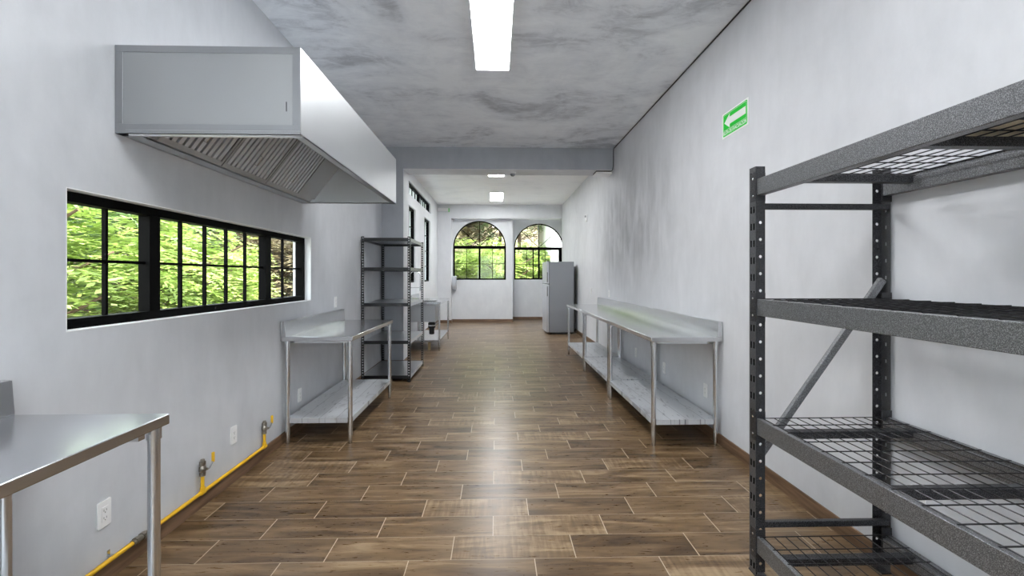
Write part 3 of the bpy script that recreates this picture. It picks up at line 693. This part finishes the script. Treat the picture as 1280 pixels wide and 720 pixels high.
for x in (FX+.10, FX+fdp-.05):
    for y in (FY+.05, FY+fw_-.05): m.lathe([(.018, 0), (.018, .012), (.008, .014), (.008, .045)], (x, y, 0), 'z', 10)
m.split('levelling_foot', 'black', fr)
fr.rotation_euler.z = math.radians(3.0)

# ------------------------------------------------------------------ sink table
kx0, kx1, ky0, ky1, kz = XL2+.004, -1.035, 8.64, 10.33, .92
sk = thing('sink_table', ((kx0+kx1)/2, (ky0+ky1)/2, 0), 'stainless steel sink table with tall faucet past the black shelving', 'sink')
bx0, bx1, by0, by1 = -1.62, -1.15, 8.72, 9.22
m = MB().box(kx0, bx0, ky0, ky1, kz-.045, kz).box(bx1, kx1, ky0, ky1, kz-.045, kz).box(bx0, bx1, ky0, by0, kz-.045, kz).box(bx0, bx1, by1, ky1, kz-.045, kz)
m.build('sink_top', 'steel', sk)
MB().box(kx0, kx0+.03, ky0, ky1, kz, kz+.10).build('backsplash', 'steel', sk, bevel=.003)
m = MB().box(bx0-.006, bx0, by0-.006, by1+.006, .545, kz-.045).box(bx1, bx1+.006, by0-.006, by1+.006, .545, kz-.045).box(bx0, bx1, by0-.006, by0, .545, kz-.045).box(bx0, bx1, by1, by1+.006, .545, kz-.045).box(bx0-.006, bx1+.006, by0-.006, by1+.006, .54, .545)
m.build('bowl', 'hood_in', sk)
for x in (kx0+.05, kx1-.03):
    for y in (ky0+.035, ky1-.05):
        lg = MB().tube([(x, y, .07), (x, y, kz-.045)], .0195, 16).build('leg', 'steel_tube', sk)
        MB().lathe([(.013, 0), (.018, .07)], (x, y, 0), n=12).build('foot', 'steel_tube', lg)
MB().box(kx0+.02, kx1-.02, ky0+.02, ky1-.03, .195, .205).box(kx0+.02, kx1-.02, ky0+.02, ky0+.025, .165, .195).box(kx1-.025, kx1-.02, ky0+.02, ky1-.03, .165, .195).build('undershelf', 'steel', sk)
fx, fyy = -1.60, 9.0
fc = MB().lathe([(.028, 0), (.028, .02), (.014, .03), (.014, .05)], (-1.675, fyy, kz), 'z', 14).tube([(-1.675, fyy, kz+.04), (-1.675, fyy, 1.40)]+[(-1.575-.10*math.cos(a), fyy, 1.40+.10*math.sin(a)) for a in [math.pi*k/10 for k in range(1, 11)]]+[(-1.475, fyy, 1.20)], .009, 10).build('faucet', 'steel_tube', sk)
MB().lathe([(.02, 0), (.016, .07), (.011, .10)], (-1.475, fyy, 1.12), 'z', 12).tube([(-1.675, fyy, 1.18), (-1.49, fyy, 1.18)], .005, 8).build('spray_head', 'steel_tube', fc)
MB().tube([(-1.675, fyy, kz+.05), (-1.665, fyy-.07, kz+.07), (-1.62, fyy-.10, kz+.10)], .007, 8).build('faucet_lever', 'steel_tube', fc)
ds = MB().lathe([(.04, 0), (.055, -.02), (.072, -.04), (.072, -.13)], (-1.24, 8.93, .54), 'z', 20).build('waste_disposer', 'black', sk)
MB().lathe([(.0735, -.075), (.0735, -.095)], (-1.24, 8.93, .54), 'z', 20).build('disposer_band', 'steel', ds)
MB().lathe([(.05, -.13), (.05, -.25), (.03, -.26)], (-1.24, 8.93, .54), 'z', 20).build('disposer_motor', 'black', ds)
MB().tube([(-1.24, 8.93, .46), (-1.16, 8.96, .47), (-1.11, 9.0, .52), (-1.10, 9.02, .58)], .016, 10).build('drain_elbow', 'steel_tube', ds)
MB().tube([(-1.50, 8.9, .54), (-1.50, 8.9, .206)], .012, 8).tube([(-1.40, 8.95, .54), (-1.40, 8.95, .206)], .012, 8).split('supply_hose', 'steel_tube', sk)
MB().tube([(-1.27, 8.80, 0.0), (-1.27, 8.80, .165)], .028, 12).build('drain_pipe', 'tan', sk)

# ------------------------------------------------------------------ outside: slope, trees, house
def ground():
    m = MB(); nx, ny = 44, 44; x0, x1, y0, y1 = -45, 30, -20, 70; vs = []
    for j in range(ny+1):
        for i in range(nx+1):
            x, y = x0+(x1-x0)*i/nx, y0+(y1-y0)*j/ny
            dl = max(0, -x-4); df = max(0, y-17)
            z = -1.6+.34*max(0, dl-3)+.32*max(0, df-2)+.35*math.sin(x*.7+y*.4)*min(1, (dl+df)/4)
            vs.append((x, y, min(z, 11)))
    m.add(vs, [(j*(nx+1)+i, j*(nx+1)+i+1, (j+1)*(nx+1)+i+1, (j+1)*(nx+1)+i) for j in range(ny) for i in range(nx)])
    o = m.build('ground', 'earth'); struct(o, 'brown hillside outside the windows')
    return lambda x, y: min(-1.6+.34*max(0, max(0, -x-4)-3)+.32*max(0, max(0, y-17)-2), 11)
gz = ground()
def crown_mesh(seed, R_, nfr, lm, leaf_len):
    rnd = random.Random(seed); m = MB()
    lobes = [(Vector((rnd.uniform(-.6, .6), rnd.uniform(-.6, .6), rnd.uniform(-.5, .55)))*R_, rnd.uniform(.38, .6)*R_) for _ in range(11)]
    for i in range(nfr):
        c, r = lobes[rnd.randrange(len(lobes))]
        d = Vector((rnd.gauss(0, 1), rnd.gauss(0, 1), rnd.gauss(.25, 1))).normalized()
        p = c+d*r*rnd.uniform(.72, 1.05)
        out = Vector((d.x, d.y, 0)); out = out.normalized() if out.length > .01 else Vector((1, 0, 0))
        ax = (out+Vector((rnd.uniform(-.7, .7), rnd.uniform(-.7, .7), rnd.uniform(-.35, .35)))).normalized()
        sd_ = ax.cross(Vector((0, 0, 1))).normalized(); L_ = leaf_len*rnd.uniform(2.6, 4.2); n = 7
        for k in range(n):
            f = (k+.5)/n; q = p+ax*L_*f+Vector((0, 0, -L_*.38*f*f)); ll = leaf_len*(1.25-.7*f)
            for s_ in (-1, 1):
                tip = q+sd_*s_*ll+ax*ll*.45+Vector((0, 0, rnd.uniform(-.35, .1)*ll)); wv = ax*leaf_len*.23
                mid = (q+tip)/2
                m.add([q, mid+wv, tip, mid-wv+Vector((0, 0, .02*ll))], [(0, 1, 2, 3)])
    return m
protos = {}
def tree(kind, seed, x, y, zc, R_, label, group='trees outside the windows'):
    """a tree standing at x,y with its crown centred at height zc"""
    leaf_name = {'bright': 'leaf_bright', 'mid': 'leaf_mid', 'dry': 'leaf_dry'}[kind]
    key = (kind, seed); g = gz(x, y)-.1
    t = thing('tree', (x, y, g), label, 'tree', group)
    if key not in protos:
        mm = crown_mesh(seed, 1.6, 1150, leaf_name, .13)
        o = mm.build('foliage', leaf_name, None, smooth=False); protos[key] = o.data
    else:
        o = bpy.data.objects.new('foliage', protos[key]); C.objects.link(o)
    o.parent = t; o.location = (0, 0, zc-g); s_ = R_/1.6; o.scale = (s_,)*3; o.rotation_euler.z = random.uniform(0, 6.28)
    m = MB(); top = Vector((x, y, zc+.3*R_)); rnd = random.Random(seed*31+int(x*10))
    m.tube([(x, y, g), (x+.08, y, (g+zc)/2), (x, y, zc), top], [.13, .10, .07, .03], 8)
    for k in range(7):
        a = k*2.4+rnd.random(); z_ = zc-.45*R_+k*.1*R_
        m.tube([(x, y, z_), (x+.35*R_*math.cos(a), y+.35*R_*math.sin(a), z_+.15*R_), (x+.75*R_*math.cos(a), y+.75*R_*math.sin(a), z_+.38*R_)], [.05, .035, .015], 6)
    m.build('trunk', 'bark', t)
LW = 'leafy tree outside the long left window'
spots = [  # kind, seed, x, y, crown height, radius, label
 ('bright', 1, -5.9, 5.2, 1.3, 1.9, 'bright green leafy tree filling the left sash of the long window'),
 ('bright', 2, -6.0, 8.4, 1.2, 1.9, 'bright green leafy tree behind the middle panes of the long window'),
 ('bright', 1, -7.2, 10.9, .6, 1.5, 'yellow-green leafy tree low behind the fourth pane of the long window'),
 ('mid', 3, -8.6, 7.3, 2.6, 2.4, 'mid-green tree behind the bright one in the left sash'),
 ('mid', 4, -9.2, 11.5, 2.4, 2.3, 'mid-green tree farther back in the middle panes'),
 ('dry', 5, -8.2, 15.2, 1.9, 2.3, 'olive brown tree behind the right end of the centre panes'),
 ('dry', 6, -11.5, 19.5, 2.6, 3.0, 'olive brown tree behind the right sash of the long window'),
 ('dry', 5, -7.2, 19.0, 1.6, 2.2, 'olive tree beyond the outside corner of the long window'),
 ('mid', 3, -12.5, 14.5, 3.5, 3.0, 'green tree on the slope above the long window trees'),
 ('dry', 6, -13.5, 9.5, 4.0, 3.2, 'olive tree high on the slope opposite the long window'),
 ('mid', 4, -4.9, 15.6, 1.9, 1.4, 'green tree outside the two tall side windows'),
 ('dry', 5, -5.2, 17.5, 2.2, 2.0, 'olive tree outside the far side windows'),
 ('bright', 2, .35, 19.0, 1.5, 1.8, 'bright green tree low behind the left arched window'),
 ('bright', 1, 2.0, 20.5, 1.7, 1.4, 'bright green tree low behind the right arched window'),
 ('bright', 2, -2.1, 20.0, 1.9, 1.5, 'bright green tree at the left edge of the left arched window'),
 ('dry', 6, -1.5, 24.5, 4.0, 2.8, 'olive brown tree in the top of the left arched window'),
 ('mid', 3, 1.1, 22.6, 4.5, 1.7, 'green tree in the top left of the right arched window'),
 ('mid', 4, -4.6, 24.5, 4.0, 2.8, 'green tree beyond the left edge of the left arched window'),
 ('dry', 5, 4.6, 30.0, 5.5, 3.2, 'olive tree behind the white house corner'),
 ('dry', 6, 0.2, 30.0, 6.5, 3.4, 'olive tree highest on the slope behind the arched windows'),
]
for k in spots: tree(*k)
struct(MB().box(-6, 6, YR+.32, 18.0, -.5, -.3).build('bounce_slab', 'render_white', smooth=False), 'added pale slab bouncing sunlight in through the arched windows')  # unseen pale slabs, added to throw sunlight up onto the ceilings
struct(MB().box(-4.6, XL2-.34, 5.0, YR+.32, -.9, -.7).build('bounce_slab', 'render_white', smooth=False), 'added pale slab bouncing daylight in through the left wall windows')
struct(MB().box(-12, 14, -20, YK-.25, -.35, -.15).build('bounce_slab', 'render_white', smooth=False), 'added pale slab bouncing sunlight in through the back window')
hs = thing('neighbour_house', (5.0, 21.0, -1.7), 'white neighbouring house seen through the right half of the right arched window', 'house')
MB().box(2.28, 8.0, 19.0, 25.0, -1.8, 7.5).build('house_walls', 'render_white', hs, smooth=False)
MB().box(2.1, 8.2, 18.8, 25.2, 7.5, 7.7).build('house_roof', 'roof_tile', hs)
